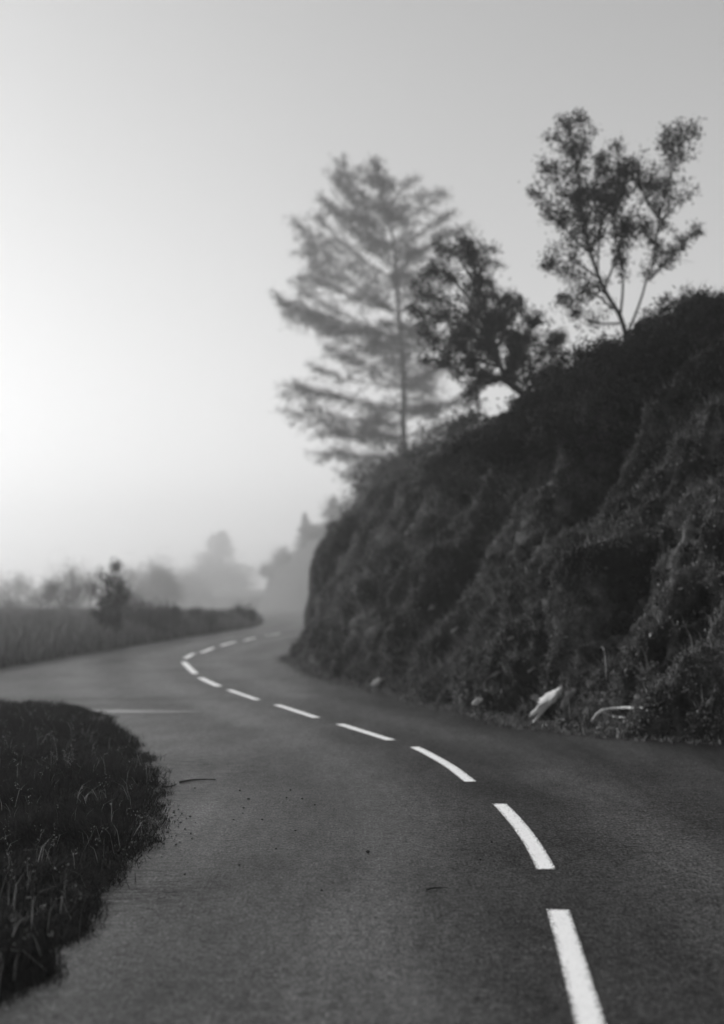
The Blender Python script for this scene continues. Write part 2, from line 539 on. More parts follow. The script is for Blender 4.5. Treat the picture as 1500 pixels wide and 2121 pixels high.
# ragged foot so that the edge of the road is not a clean line
BP[:, 0, :2] += (BN[:, 2, :2] * (fbm(np.stack([arc * 2.2, 0 * arc, 0 * arc], -1), 4, 5) * .16)[:, None])
PL = np.zeros((NS, NP, 3))
q = (np.linspace(0, 1, NP + 1)[1:]) ** 1.6 * 38
PL[..., :2] = BP[:, -1:, :2] + odir[:, None] * q[None, :, None]
ce = np.linalg.norm(crest[:, :2], axis=1)
PL[..., 2] = BP[:, -1:, 2] + q[None] * np.clip((crest[:, 2] - 1.7) / ce * .55, 0, .12)[:, None] - .15 * np.minimum(q, 1)[None]
PL[..., 2] += .18 * fbm(PL * .5, 3, 8) * np.minimum(q / 3, 1)[None]
full = np.concatenate([BP, PL], 1)
mb = MB(); mb.grid(full)
tag(mb.build('bank', M['earth'], smooth=True), kind='structure')
BN = normals(BP)
if BN[NS // 3, NT // 2, 0] > 0: BN = -BN
bpx, bpy_, bdist = project(BP)

def bank_at(px, py):
    s = (bpx - px) ** 2 + (bpy_ - py) ** 2
    ok = s < 7 ** 2
    if ok.any():
        k = np.argmin(np.where(ok, bdist, 1e9))
    else:
        k = np.argmin(s)
    i, j = np.unravel_index(k, s.shape)
    return BP[i, j].copy(), BN[i, j].copy()

# moss, heather and rough grass growing on the bank
vis0, vis1 = int(NS * .13), int(NS * .88)
def blur(a, k):
    for ax in (0, 1):
        c = np.cumsum(np.pad(a, [(k + 1, k) if q == ax else (0, 0) for q in (0, 1)], mode='edge'), axis=ax)
        m = a.shape[ax]
        a = (np.take(c, np.arange(m) + 2 * k + 1, ax) - np.take(c, np.arange(m), ax)) / (2 * k + 1)
    return a
dmean = blur(disp, 12)
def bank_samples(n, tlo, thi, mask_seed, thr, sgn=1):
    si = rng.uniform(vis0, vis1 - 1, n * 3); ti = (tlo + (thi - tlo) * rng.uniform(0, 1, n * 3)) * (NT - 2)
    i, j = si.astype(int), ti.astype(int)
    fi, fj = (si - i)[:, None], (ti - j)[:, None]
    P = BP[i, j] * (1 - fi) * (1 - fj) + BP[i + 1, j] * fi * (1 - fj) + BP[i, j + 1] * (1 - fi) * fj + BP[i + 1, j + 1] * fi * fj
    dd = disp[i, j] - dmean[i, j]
    keep = sgn * (fbm(P * .9, 3, mask_seed) * .5 + dd * 3.5) + rng.normal(0, .12, n * 3) > thr  # pale cover on raised parts, dark in hollows: light and shade painted in
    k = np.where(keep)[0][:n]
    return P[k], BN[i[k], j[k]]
mb = MB()
P, N = bank_samples(95000, .02, 1.0, 51, .20)
mb.leaves(P + N * rng.uniform(0, .09, (len(P), 1)), N * .6 + rng.normal(0, .6, (len(P), 3)), rng.uniform(.02, .055, len(P)), rng.uniform(.012, .028, len(P)))
tag(mb.build('bank_lit_moss', M['moss']), 'moss and low heather on the road bank, paled on the ridges to look lit', 'ground cover', kind='stuff')
mb = MB()
P, N = bank_samples(42000, .04, 1.0, 51, .42, -1)  # dark leaves added in hollows only, to paint their shade
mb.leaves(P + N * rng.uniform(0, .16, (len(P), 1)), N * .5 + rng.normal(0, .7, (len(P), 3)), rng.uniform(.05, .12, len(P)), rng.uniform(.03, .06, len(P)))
tag(mb.build('bank_shade_leaves', M['shade_leaf']), 'near-black leaves put in the hollows of the bank as painted shade', 'ground cover', kind='stuff')
mb = MB()
P, N = bank_samples(46000, .06, 1.0, 61, .24)
dn = np.array([0, 0, -1.0]) - N * (-N[:, 2:3]); dn /= np.linalg.norm(dn, axis=1)[:, None] + 1e-9
h = rng.uniform(.08, .26, len(P))
mb.blades(P - N * .01, h, (N * .7 + dn * .5 + rng.normal(0, .25, P.shape)) * h[:, None], rng.uniform(.006, .014, len(P)))
si = rng.integers(vis0, vis1, 9000)
fo = FOOT[si]; tv = np.gradient(FOOT, axis=0)[si]; tv /= np.linalg.norm(tv, axis=1)[:, None]
nv = np.stack([-tv[:, 1], tv[:, 0]], 1)
of = rng.normal(-.02, .16, 9000) + .12 * fbm(np.stack([arc[si] * 1.3, 0 * arc[si], 0 * arc[si]], -1), 3, 55)
P = np.stack([fo[:, 0] + nv[:, 0] * of, fo[:, 1] + nv[:, 1] * of, gz(fo[:, 1])], 1)
h = rng.uniform(.02, .11, len(P)) * np.clip(1 - of * 2, .3, 1.6)
mb.blades(P, h, rng.normal(0, .7, P.shape) * h[:, None] * [1, 1, 0], rng.uniform(.006, .02, len(P)))
tag(mb.build('bank_grass', M['grass']), 'rough drooping grass growing on the steep road bank', 'grass', kind='stuff')
# dead pale stems and bits on the bank
mb = MB()
P, N = bank_samples(380, .03, .8, 77, .1)
mb.leaves(P + N * .05, N * .5 + rng.normal(0, .7, P.shape), rng.uniform(.05, .16, len(P)), rng.uniform(.008, .03, len(P)))
tag(mb.build('bank_litter', M['dry']), 'pale dead leaves and stems scattered over the bank', 'leaf litter', kind='stuff')

# ------------------------------------------------------------------ far hillside
FP = [((-.5, 84), (1.7, 84, 5.0)), ((-1.2, 130), (4, 134, 9)), (G(646, 1268.5), at(700, 1062, 268)), (G(610, 1266.5), at(645, 1115, 310)),
      (G(575, 1265), at(600, 1155, 340)), (G(545, 1263.5), at(560, 1195, 370)), (G(520, 1262), at(535, 1238, 400)), ((-60, 440), (-62, 455, 4))]
ff = catmull([np.array(p[0][:2]) for p in FP], 160); fc = catmull([np.array(p[1]) for p in FP], 160)
t2 = np.linspace(0, 1, 36)
P = np.zeros((160, 50, 3))
P[:, :36, :2] = ff[:, None] + (fc[:, None, :2] - ff[:, None]) * (t2 ** .9)[None, :, None]
fb = gz(ff[:, 1])[:, None] - .1
P[:, :36, 2] = fb + (fc[:, None, 2] - fb) * np.sin(t2 * np.pi / 2)[None]
for k in range(14):
    P[:, 36 + k] = fc + np.array([1.2, .9, .03]) * ((k + 1) ** 1.6)
P[:, 1:, :] += (fbm(P * .35, 4, 91)[..., None] * .7)[:, 1:] * np.array([-.7, -.4, .5])
mb = MB(); mb.grid(P)
tag(mb.build('hillside', M['far_soil'], smooth=True), kind='structure')
far_crest = P[:, 35].copy()

# ------------------------------------------------------------------ land on the left: far verge and near grass corner
def patch_mesh(name, outline, mat, height, rim, seed, amp=.1, ragged=.12, sink=.05):
    """a raised piece of ground inside an outline (list of x,y): fan of rings from the edge to the middle"""
    o = catmull(list(outline) + [outline[0]], 480)[:, :2]
    o = o + np.stack([fbm(np.stack([o[:, 0] * 2.2, o[:, 1] * 2.2, 0 * o[:, 0] + q], -1), 4, seed + 3) for q in (0, 7)], 1) * ragged
    c = np.mean(np.array(outline)[:, :2], axis=0)
    rings = np.concatenate([np.linspace(0, .3, 22) ** 1.3, np.linspace(.26, .995, 26)])
    rings = np.unique(np.round(rings, 4))
    P = np.zeros((len(o), len(rings), 3))
    P[..., :2] = o[:, None] * (1 - rings)[None, :, None] + c * rings[None, :, None]
    de = np.linalg.norm(P[..., :2] - o[:, None], axis=-1)
    P[..., 2] = gz(P[..., 1]) - sink + (height + sink) * (1 - np.exp(-de / rim)) + amp * fbm(np.concatenate([P[..., :2] * 1.1, P[..., 2:] * 0], -1), 4, seed) * (1 - np.exp(-de / (rim * 1.5)))
    mb = MB(); mb.grid(P)
    return tag(mb.build(name, mat, smooth=True), kind='structure'), P, o

VO = [G(-260, 1428)[:2], G(0, 1385)[:2], G(120, 1364)[:2], G(215, 1349)[:2], G(350, 1326)[:2], G(430, 1314)[:2], G(490, 1305)[:2], G(532, 1297)[:2], G(544, 1289)[:2],
      G(536, 1279)[:2], G(522, 1268)[:2], np.array([-45, 420]), np.array([-150, 540]), np.array([-300, 450]), np.array([-260, 160]), np.array([-90, 45]), np.array([-40, 28])]
_, VP, vo = patch_mesh('verge', VO, M['soil'], .45, .9, 15)
IO = [G(60, 1462)[:2], G(150, 1466)[:2], G(216, 1482)[:2], G(262, 1520)[:2], G(306, 1570)[:2], G(335, 1615)[:2], G(338, 1650)[:2], G(322, 1695)[:2], G(292, 1745)[:2], G(258, 1805)[:2], G(215, 1862)[:2],
      G(120, 1960)[:2], G(0, 2080)[:2], np.array([-2.6, 3.5]), np.array([-7, 2]), np.array([-12, 8]), np.array([-11, 18]), np.array([-7.5, 22.6])]
_, IP, io = patch_mesh('grass_corner', IO, M['corner_soil'], .07, .45, 25, amp=.05, ragged=.13, sink=.008)

def scatter(Pg, n, lim=None):
    a, b = Pg.shape[:2]
    out = []
    tri = np.linalg.norm(np.cross(Pg[1:, :-1] - Pg[:-1, :-1], Pg[:-1, 1:] - Pg[:-1, :-1]), axis=-1)
    cen = Pg[:-1, :-1]
    wgt = tri * (lim(cen) if lim is not None else 1)
    k = rng.choice(wgt.size, n, p=(wgt / wgt.sum()).ravel())
    i, j = np.unravel_index(k, wgt.shape)
    u, v = rng.uniform(0, 1, (n, 1)), rng.uniform(0, 1, (n, 1))
    return Pg[i, j] * (1 - u) * (1 - v) + Pg[i + 1, j] * u * (1 - v) + Pg[i, j + 1] * (1 - u) * v + Pg[i + 1, j + 1] * u * v

# tall grass on the far verge
def vlim(c):
    x, y, f = project(c)
    return ((x > -150) & (x < 620) & (c[..., 1] < 130)) * np.clip(60 / c[..., 1], .2, 1.2) ** 2.5
P = scatter(VP, 46000, vlim)
h = rng.uniform(.35, .85, len(P)) * (.75 + .45 * fbm(P * .35, 3, 14)) * np.interp(P[:, 1], [0, 60, 90], [1.1, 1.0, .8])
mb = MB()
mb.blades(P, h, rng.normal(0, .35, P.shape) * h[:, None] * [1, 1, 0], rng.uniform(.015, .035, len(P)))
tag(mb.build('verge_grass', M['verge']), 'tall grass paled as if by fog, on the verge across the bend', 'grass', kind='stuff')

# dark grass of the near corner
def ilim(c):
    x, y, f = project(c)
    return ((x > -60) & (x < 420) & (y < 2160) & (y > 1400)) * np.clip(14 / c[..., 1], .3, 3)
P = scatter(IP, 85000, ilim)
edge = np.min(((P[:, None, :2] - io[None, ::6, :]) ** 2).sum(-1), axis=1) ** .5
cl = fbm(P * [2.2, 1.2, 1], 4, 19)
kp = cl + rng.normal(0, .2, len(P)) > -.75
P, edge, cl = P[kp], edge[kp], cl[kp]
h = rng.uniform(.03, .14, len(P)) * np.clip(edge / .35, .3, 1) * np.clip(1 + 1.2 * cl, .45, 2.3)
mb = MB()
mb.blades(P, h, (rng.normal(0, .5, P.shape) + np.stack([fbm(P * 1.5, 2, 5), fbm(P * 1.5, 2, 6), 0 * cl], 1) * 1.2) * h[:, None] * [1, 1, 0], rng.uniform(.003, .007, len(P)))
si = rng.integers(0, len(io), 5200)
of = rng.normal(-.01, .06, (5200, 1)) * np.where(fbm(np.concatenate([io[si] * 1.6, io[si][:, :1] * 0], 1), 3, 66) > -.1, 1, .25)[:, None]
oc = np.mean(io, axis=0)
ov = io[si] - oc; ov /= np.linalg.norm(ov, axis=1)[:, None]
P = np.concatenate([io[si] + ov * of + rng.normal(0, .03, (5200, 2)), np.zeros((5200, 1))], 1)
h = rng.uniform(.015, .08, 5200)
mb.blades(P, h, rng.normal(0, .9, P.shape) * h[:, None] * [1, 1, 0], rng.uniform(.003, .007, 5200))
tag(mb.build('corner_grass', M['near_grass']), 'short dark grass on the corner at the lower left', 'grass', kind='stuff')
P = scatter(IP, 420, ilim)
mb = MB()
h = rng.uniform(.10, .26, len(P))
mb.blades(P, h, rng.normal(0, .6, P.shape) * h[:, None] * [1, 1, 0], .0045)
tp = P + np.array([0, 0, 1]) * h[:, None] * .8
tp = tp[::2]
for _ in range(5):
    mb.leaves(tp + rng.normal(0, .012, tp.shape), rng.normal(0, 1, tp.shape), rng.uniform(.008, .022, len(tp)), .007)
tag(mb.build('dry_stalks', M['dry']), 'thin pale dry stalks standing in the dark corner grass', 'grass', kind='stuff')
# gravel along the broken edge of the asphalt
def glim(c):
    x, y, f = project(c)
    de = np.linalg.norm(c[..., :2] - io[:-1, None, :], axis=-1)
    return np.exp(-de / .09) * ((y > 1655) & (y < 1800) & (x > 200)) * np.exp(-((y - 1712) / 40) ** 2)
gx = scatter(IP, 900, glim)
ex = gx[:260] + rng.normal(0, 1, (260, 3)) * [.12, .3, 0]; ex[:, 2] = .003
gx = np.concatenate([gx + [0, 0, .004], ex])
mb = MB()
oct_f = np.array([[0, 2, 4], [2, 1, 4], [1, 3, 4], [3, 0, 4], [2, 0, 5], [1, 2, 5], [3, 1, 5], [0, 3, 5]])
for p in gx:
    s = rng.uniform(.004, .013) * rng.uniform(.6, 1.2, 3)
    v = np.array([[1, 0, 0], [-1, 0, 0], [0, 1, 0], [0, -1, 0], [0, 0, 1], [0, 0, -1]]) * s + rng.normal(0, .0015, (6, 3))
    mb.add(v + p, oct_f)
tag(mb.build('gravel', M['gravel']), 'pale loose gravel along the crumbling edge of the road', 'gravel', kind='stuff')

# ------------------------------------------------------------------ trees and shrubs
def wob(pts, n, amp, r):
    c = catmull(pts, n)
    L = np.linalg.norm(c[-1] - c[0])
    k = np.sin(np.linspace(0, 1, n) * np.pi)[:, None]
    return c + k * amp * L * fbm(np.stack([np.linspace(0, 3, n) + r.uniform(0, 90), np.zeros(n), np.zeros(n)], 1), 3, int(r.integers(999)))[:, None] * r.normal(0, 1, 3)

def cedar(base_px, d, trunk_px, limbs, label, ground_z, leaf_n, seed, trunk_r, unit, group=None, extra=20, mat='needle'):
    """tall conifer: trunk, long limbs with flat sprays of needles; limbs = (start py, tip px, tip py)"""
    r = np.random.default_rng(seed)
    tr = np.array([at(x, y, d) for x, y in trunk_px])
    base = np.array([tr[0][0], d, ground_z])
    root = thing('conifer_tree', label, 'tree', base, group)
    path = catmull(np.vstack([[base - [0, 0, .5]], tr]), 40)
    tm = MB(); tm.tube(path, np.linspace(trunk_r, trunk_r * .06, 40), 9)
    cr = MB()
    top = path[-1, 2]
    def limb(z0, tip, droop, rad):
        k = int(np.argmin(np.abs(path[:, 2] - z0)))
        s = path[k]
        L = np.linalg.norm(tip - s)
        mid = s * .5 + tip * .5 - np.array([0, 0, droop * L])
        q = s * .2 + tip * .8 - np.array([0, 0, droop * L * .75])
        c = wob([s, mid, q, tip], 22, .035, r)
        tm.tube(c, np.linspace(rad, rad * .12, 22), 5)
        dirs = np.gradient(c, axis=0); dirs /= np.linalg.norm(dirs, axis=1)[:, None]
        nt_ = max(8, int(L / (unit * .22)))
        for m in range(nt_):
            f = .10 + .9 * (m + r.uniform(0, 1)) / nt_
            i = min(21, int(f * 21))
            dv = dirs[i]
            sgn = 1 if m % 2 else -1
            hor = np.cross(dv, [0, 0, 1]); hor /= np.linalg.norm(hor) + 1e-9
            td = dv * r.uniform(.5, 1.0) + hor * sgn * r.uniform(.4, 1.0) + np.array([0, 0, r.uniform(-.45, .5)])
            td /= np.linalg.norm(td)
            tl = unit * r.uniform(.7, 1.5) * (1.15 - .7 * f) * min(1.5, .6 + L / (unit * 7))
            e = c[i] + td * tl - np.array([0, 0, .12 * tl])
            tw = np.stack([c[i], (c[i] + e) / 2 + [0, 0, .05 * tl], e])
            tm.tube(catmull(tw, 4), np.linspace(.02, .006, 4) * unit, 3, cap=False)
            n = int(leaf_n * (.5 + tl / unit))
            w = r.uniform(0, 1, n) ** .8
            pp = c[i] + (e - c[i]) * w[:, None] + r.normal(0, .11 * unit, (n, 3))
            ld = td + r.normal(0, .55, (n, 3)) + [0, 0, -.15]
            cr.leaves(pp, ld, r.uniform(.10, .24, n) * unit, r.uniform(.02, .045, n) * unit, r)
    for (y0, x1, y1) in limbs:
        dd = d + r.uniform(-1, 1) * unit * 1.6
        limb(at(800, y0, d)[2], at(x1, y1, dd), r.uniform(.0, .05), trunk_r * .15)
    z_lo, z_hi = at(800, limbs_lo(limbs), d)[2], top - unit
    for k in range(extra):
        f = (k + r.uniform(0, 1)) / extra
        z = z_lo + (z_hi - z_lo) * f
        s = path[int(np.argmin(np.abs(path[:, 2] - z)))]
        az = r.choice([1, -1]) * (np.pi / 2 + r.uniform(-.75, .75))
        Lr = unit * 4.6 * (1.02 - f) ** .6 * r.uniform(.5, 1)
        limb(z, s + np.array([math.cos(az) * Lr * .8, math.sin(az) * Lr, Lr * r.uniform(.0, .4)]), .05, trunk_r * .13)
    # leader
    n = leaf_n * 13
    w = r.uniform(.80, 1.0, n)
    pc = path[np.clip((w * 39).astype(int), 0, 39)]
    cr.leaves(pc + r.normal(0, .26 * unit, (n, 3)) * (1.12 - w)[:, None] * 4, r.normal(0, 1, (n, 3)) + [0, 0, .7], .24 * unit, .06 * unit, r)
    tm.build('trunk', M['bark'], root, smooth=True)
    cr.build('crown', M[mat], root)
    return root

def limbs_lo(l): return max(q[0] for q in l)

CED = [(560, 706, 336), (575, 712, 360), (520, 690, 368), (540, 668, 415), (560, 690, 430), (575, 655, 448), (590, 614, 466), (615, 640, 505), (640, 632, 520), (660, 628, 570), (650, 650, 545),
       (690, 620, 598), (690, 577, 625), (700, 590, 632), (710, 602, 655), (715, 640, 650), (725, 672, 690),
       (790, 685, 724), (800, 710, 740), (815, 650, 762), (850, 597, 800), (860, 625, 806), (880, 602, 853), (885, 640, 845), (905, 668, 893), (920, 700, 900), (945, 662, 938), (960, 690, 935), (985, 715, 985), (990, 740, 960),
       (400, 755, 350), (440, 745, 400), (480, 735, 450), (520, 740, 480),
       (430, 850, 372), (450, 885, 402), (480, 918, 398), (520, 932, 442), (545, 957, 470), (560, 915, 480), (600, 950, 520), (640, 940, 565), (620, 900, 540), (680, 930, 620), (700, 900, 640), (720, 905, 690), (800, 920, 760), (860, 950, 830), (830, 900, 800), (900, 930, 880), (930, 960, 930), (950, 900, 935), (975, 880, 985)]
cedar(None, 104, [(846, 1010), (836, 900), (836, 760), (824, 620), (815, 500), (793, 400), (775, 322)], CED,
      'tall grey conifer fading into fog behind the bank', 5.0, 33, 3, .30, 1.87, extra=50)

def branchy(name, cat, label, d, stems, base_z, r0, leafL, leafW, leaf_n, seed, mat, twig_step=.22, twig_len=.45, spread=.10, zj=.7, group=None, leaf_from=.3, depth_fan=6, foliage_up=.2):
    """broad-leaved tree: stems are pixel polylines (first is the trunk) at distance d, each gets twigs and leaf clusters"""
    r = np.random.default_rng(seed)
    P0 = at(*stems[0][0], d)
    base = np.array([P0[0], d, min(base_z, P0[2])])
    root = thing(name, label, cat, base, group)
    tm, cr = MB(), MB()
    paths = []
    for k, st in enumerate(stems):
        dj = 0 if k == 0 else r.uniform(-zj, zj)
        n = len(st)
        pts = [at(x, y, d + dj * i / max(1, n - 1)) for i, (x, y) in enumerate(st)]
        if k == 0: pts = [base - [0, 0, .4]] + pts
        paths.append((wob(pts, 24, .02, r), r0 if k == 0 else r0 * .45))
    # limbs towards and away from the camera
    for k in range(depth_fan):
        src, rr = paths[int(r.integers(0, min(3, len(stems))))]
        i = int(r.integers(8, 18))
        L = np.linalg.norm(src[-1] - src[0]) * r.uniform(.2, .4)
        az = r.choice([-1, 1]) * (np.pi / 2 + r.uniform(-.7, .7))
        e = src[i] + np.array([math.cos(az) * L * .5, math.sin(az) * L, L * r.uniform(.3, .8)])
        paths.append((wob([src[i], (src[i] + e) / 2 + [0, 0, .1 * L], e], 24, .03, r), r0 * .35))
    for k, (c, rad) in enumerate(paths):
        tm.tube(c, np.linspace(rad, max(rad * .12, .004), 24), 6)
        seg = np.linalg.norm(np.diff(c, axis=0), axis=1).sum()
        dirs = np.gradient(c, axis=0); dirs /= np.linalg.norm(dirs, axis=1)[:, None] + 1e-9
        m = max(4, int(seg / twig_step))
        lf = leaf_from if k else max(leaf_from, .5)
        for q in range(m):
            f = lf + (1 - lf) * (q + r.uniform(0, 1)) / m
            i = min(23, int(f * 23))
            td = dirs[i] * r.uniform(.3, 1) + r.normal(0, .7, 3) + [0, 0, foliage_up]
            td /= np.linalg.norm(td)
            tl = twig_len * r.uniform(.15, 1.0) ** 1.3 * 1.15 * (1.15 - .6 * f)
            e = c[i] + td * tl
            tm.tube(catmull([c[i], (c[i] + e) / 2 + r.normal(0, .06, 3) * tl, e], 5), np.linspace(max(.004, rad * .18), .003, 5), 4, cap=False)
            n = int(leaf_n * r.choice([.15, .6, 1.0, 1.7]))
            w = r.uniform(.25, 1.05, n)
            pp = c[i] + (e - c[i]) * w[:, None] + r.normal(0, spread, (n, 3))
            cr.leaves(pp, td + r.normal(0, .8, (n, 3)), r.uniform(.6, 1.25, n) * leafL, r.uniform(.7, 1.2, n) * leafW, r)
    tm.build('trunk', M['bark'], root, smooth=True)
    cr.build('crown', M[mat], root)
    return root

branchy('broadleaf_tree', 'tree', 'slender dark open-crowned tree at the top of the bank, beside the right edge', 28.6,
        [[(1300, 720), (1283, 650), (1252, 598), (1225, 530), (1206, 450), (1195, 360), (1186, 300), (1174, 234)],
         [(1285, 655), (1290, 560), (1276, 470), (1284, 380), (1274, 290)], [(1300, 690), (1345, 580), (1372, 460), (1390, 350), (1384, 270)],
         [(1206, 450), (1150, 425), (1102, 398)], [(1222, 525), (1170, 475), (1118, 432)], [(1240, 575), (1185, 545), (1126, 552)],
         [(1262, 615), (1215, 580), (1150, 560)], [(1270, 640), (1225, 605), (1165, 620)], [(1283, 670), (1235, 668), (1178, 640)],
         [(1196, 380), (1160, 350), (1126, 352)], [(1190, 330), (1160, 290), (1135, 290)], [(1195, 350), (1212, 290), (1204, 248)],
         [(1210, 450), (1232, 380), (1246, 312)], [(1225, 520), (1255, 440), (1262, 380)], [(1345, 580), (1400, 520), (1450, 470)], [(1372, 460), (1330, 400), (1320, 330)],
         [(1300, 690), (1360, 660), (1430, 600)], [(1252, 598), (1290, 500), (1310, 430)], [(1200, 410), (1170, 400), (1150, 380)], [(1215, 490), (1190, 450), (1150, 470)]],
        6.2, .06, .075, .040, 40, 5, 'dark_leaf', .085, .62, .075, 1.0, leaf_from=.22, depth_fan=9)

branchy('windswept_tree', 'tree', 'dense dark windswept tree leaning left on the bank in front of the grey conifer', 32.6,
        [[(1098, 840), (1050, 790), (1012, 720), (992, 620), (978, 550), (966, 496)],
         [(1050, 790), (960, 770), (880, 742)], [(1030, 760), (945, 722), (872, 690)], [(1012, 720), (930, 665), (850, 642)], [(1004, 690), (925, 625), (864, 604)],
         [(996, 645), (935, 575), (892, 562)], [(986, 590), (945, 525), (922, 512)], [(1020, 740), (1058, 660), (1084, 618)], [(1050, 790), (1090, 720), (1112, 650)],
         [(1000, 690), (1032, 640), (1016, 590)], [(1040, 785), (1000, 800), (955, 822)], [(1012, 720), (1055, 702), (1104, 690)], [(986, 590), (1002, 545), (990, 515)],
         [(1075, 815), (1125, 732), (1158, 698)], [(1012, 720), (970, 690), (930, 700)], [(1020, 740), (985, 750), (935, 750)], [(1000, 660), (980, 640), (950, 620)], [(1040, 780), (1070, 730), (1060, 680)],
         [(1080, 822), (1125, 775), (1150, 735)], [(1085, 822), (1135, 790), (1170, 760)], [(1060, 800), (1010, 775), (968, 800)], [(1085, 825), (1060, 770), (1075, 735)], [(1050, 790), (1062, 740), (1045, 700)],
     [(1030, 760), (1010, 690), (1020, 640)], [(1045, 790), (1085, 770), (1110, 740)]],
        5.2, .09, .12, .032, 68, 9, 'dark_leaf', .11, .75, .085, 1.0, leaf_from=.2)

# a plain builder for bushes: stems from the base, clusters of leaves through the volume
def shrub(label, base, w, h, n, leaf, seed, mat='dark_leaf', name='shrub', group=None, lean=(0, 0), clusters=26, flat=.5):
    r = np.random.default_rng(seed)
    base = np.asarray(base, float)
    root = thing(name, label, 'shrub', base, group)
    tm, cr = MB(), MB()
    cs = []
    for k in range(clusters):
        u = r.normal(0, 1, 3); u /= np.linalg.norm(u)
        q = u * r.uniform(.35, 1) ** .6
        p = base + np.array([q[0] * w * .5 + lean[0] * (q[2] * .5 + .5), q[1] * w * .5 + lean[1], h * (.5 + .5 * q[2])])
        cs.append(p)
    for k, p in enumerate(cs):
        b0 = base + np.array([r.normal(0, .05) * w, r.normal(0, .05) * w, -.15])
        m = (b0 + p) / 2 + r.normal(0, .06, 3) * w
        tm.tube(catmull([b0, m, p], 8), np.linspace(.012, .003, 8) * (1 + h * .5), 4, cap=False)
        nn = int(n / clusters * r.uniform(.5, 1.5))
        s = min(w, h * 1.6) * r.uniform(.06, .15)
        pp = p + r.normal(0, 1, (nn, 3)) * s * [1, 1, flat + .3]
        cr.leaves(pp, r.normal(0, 1, (nn, 3)) + [0, 0, .4], r.uniform(.6, 1.4, nn) * leaf, r.uniform(.3, .55, nn) * leaf, r)
    tm.build('trunk', M['bark'], root, smooth=True)
    cr.build('crown', M[mat], root)
    return root

def on_bank(px, py):
    p, n = bank_at(px, py)
    return p - n * .1

GB = 'dark bushes along the top of the bank'
for k, (px, py, w, h, n, lab) in enumerate([
    (1470, 700, 1.6, .7, 2600, 'rounded dark bush at the far right end of the bank top'),
    (1375, 740, 1.5, .6, 2600, 'dark bush on the bank top below the slender tree, right of its trunk'),
    (1275, 765, 1.4, .55, 2600, 'dark bush at the foot of the slender tree trunk'),
    (1225, 790, 1.2, .5, 2200, 'dark bush left of the slender tree trunk, on the skyline'),
    (1165, 815, 1.3, .55, 2200, 'low dark skyline bush right of the windswept tree'),
    (1110, 865, 1.3, .5, 2200, 'dark bush hiding the foot of the windswept tree'),
    (1050, 905, 1.2, .5, 2000, 'dark bush below the windswept tree, on its left'),
    (985, 965, 1.4, .6, 2200, 'dark bush where the bank top drops towards the conifer'),
    (925, 1010, 1.5, .9, 2200, 'dark bush on the bank top below the conifer, right of its trunk'),
    (1250, 840, 1.5, .7, 2400, 'dark overhanging bush on the upper slope near the right edge'),
    (1150, 880, 1.5, .6, 2400, 'dark spreading bush on the upper slope, left of the overhanging one'),
    (1340, 800, 1.6, .8, 2400, 'dark bush on the upper slope, beyond the right edge of the road scene'),
    (1195, 830, 1.7, .6, 3200, 'dark scrub just under the skyline, below the slender tree'),
    (1290, 800, 1.8, .7, 3400, 'dark scrub under the slender tree roots, by the right edge'),
    (1090, 905, 1.6, .5, 3000, 'dark scrub on the upper slope straight below the windswept tree'),
    (1030, 950, 1.5, .5, 3000, 'dark scrub on the upper slope, left of the windswept tree foot'),
    (1290, 880, 1.7, .6, 3200, 'dark scrub hanging over the slope at the right edge'),
    (1190, 900, 1.5, .5, 2800, 'dark scrub in the middle of the upper slope'),
    (1400, 860, 1.9, .7, 3000, 'dark scrub on the upper slope well right of the slender tree'),
    (1235, 950, 1.1, .5, 1800, 'small dark bush halfway down the slope at the right edge'),
    (1060, 960, 1.3, .5, 1800, 'flat dark bush on the slope under the windswept tree'),
    (960, 1040, 1.1, .55, 1600, 'small dark bush on the slope above the bare earth ribs')]):
    shrub(lab, on_bank(px, py), w, h, n, .07, 100 + k, group=GB, lean=(-.15, 0))

GF = 'foggy bushes behind the nose of the bank'
def pl_z(d): return np.interp(d, [38, 46, 60, 86], [3.5, 3.5, 4.3, 5.2])
for k, (px, d, w, top, n, lab) in enumerate([
    (750, 62, 2.4, 975, 3000, 'thin pale grey bush standing alone left of the conifer trunk'),
    (800, 56, 3.0, 985, 9000, 'grey bush in fog between the thin bush and the conifer trunk'),
    (868, 54, 3.4, 915, 14000, 'broad foggy bush in front of the conifer trunk'),
    (925, 47, 2.8, 890, 11000, 'grey leafy bush right of the conifer trunk, above the bank'),
    (965, 41, 1.7, 830, 6000, 'narrow upright bush below the left boughs of the windswept tree')]):
    z = pl_z(d) - .4 + max(0, (px - 800) * .006)
    zt = at(px, top, d)[2]
    b = at(px, 1000, d); b[2] = z
    shrub(lab, b, w, zt - z, n, .13, 200 + k, mat='hazed_leaf', group=GF, clusters=34, flat=.8)
for k, (px, d, w, h, lab) in enumerate([
    (722, 43.3, 1.3, .45, 'low grey bush on the very nose of the bank'), (760, 41.6, 1.7, .6, 'low grey bush on the bank top, next to the nose'),
    (830, 39.8, 1.8, .7, 'low grey bush on the bank top below the conifer, left of its trunk')]):
    y = {722: 1102, 760: 1088, 830: 1068}[px]
    shrub(lab, at(px, y + 10, d), w, h, 5000, .08, 230 + k, mat='hazed_leaf', group=GB)

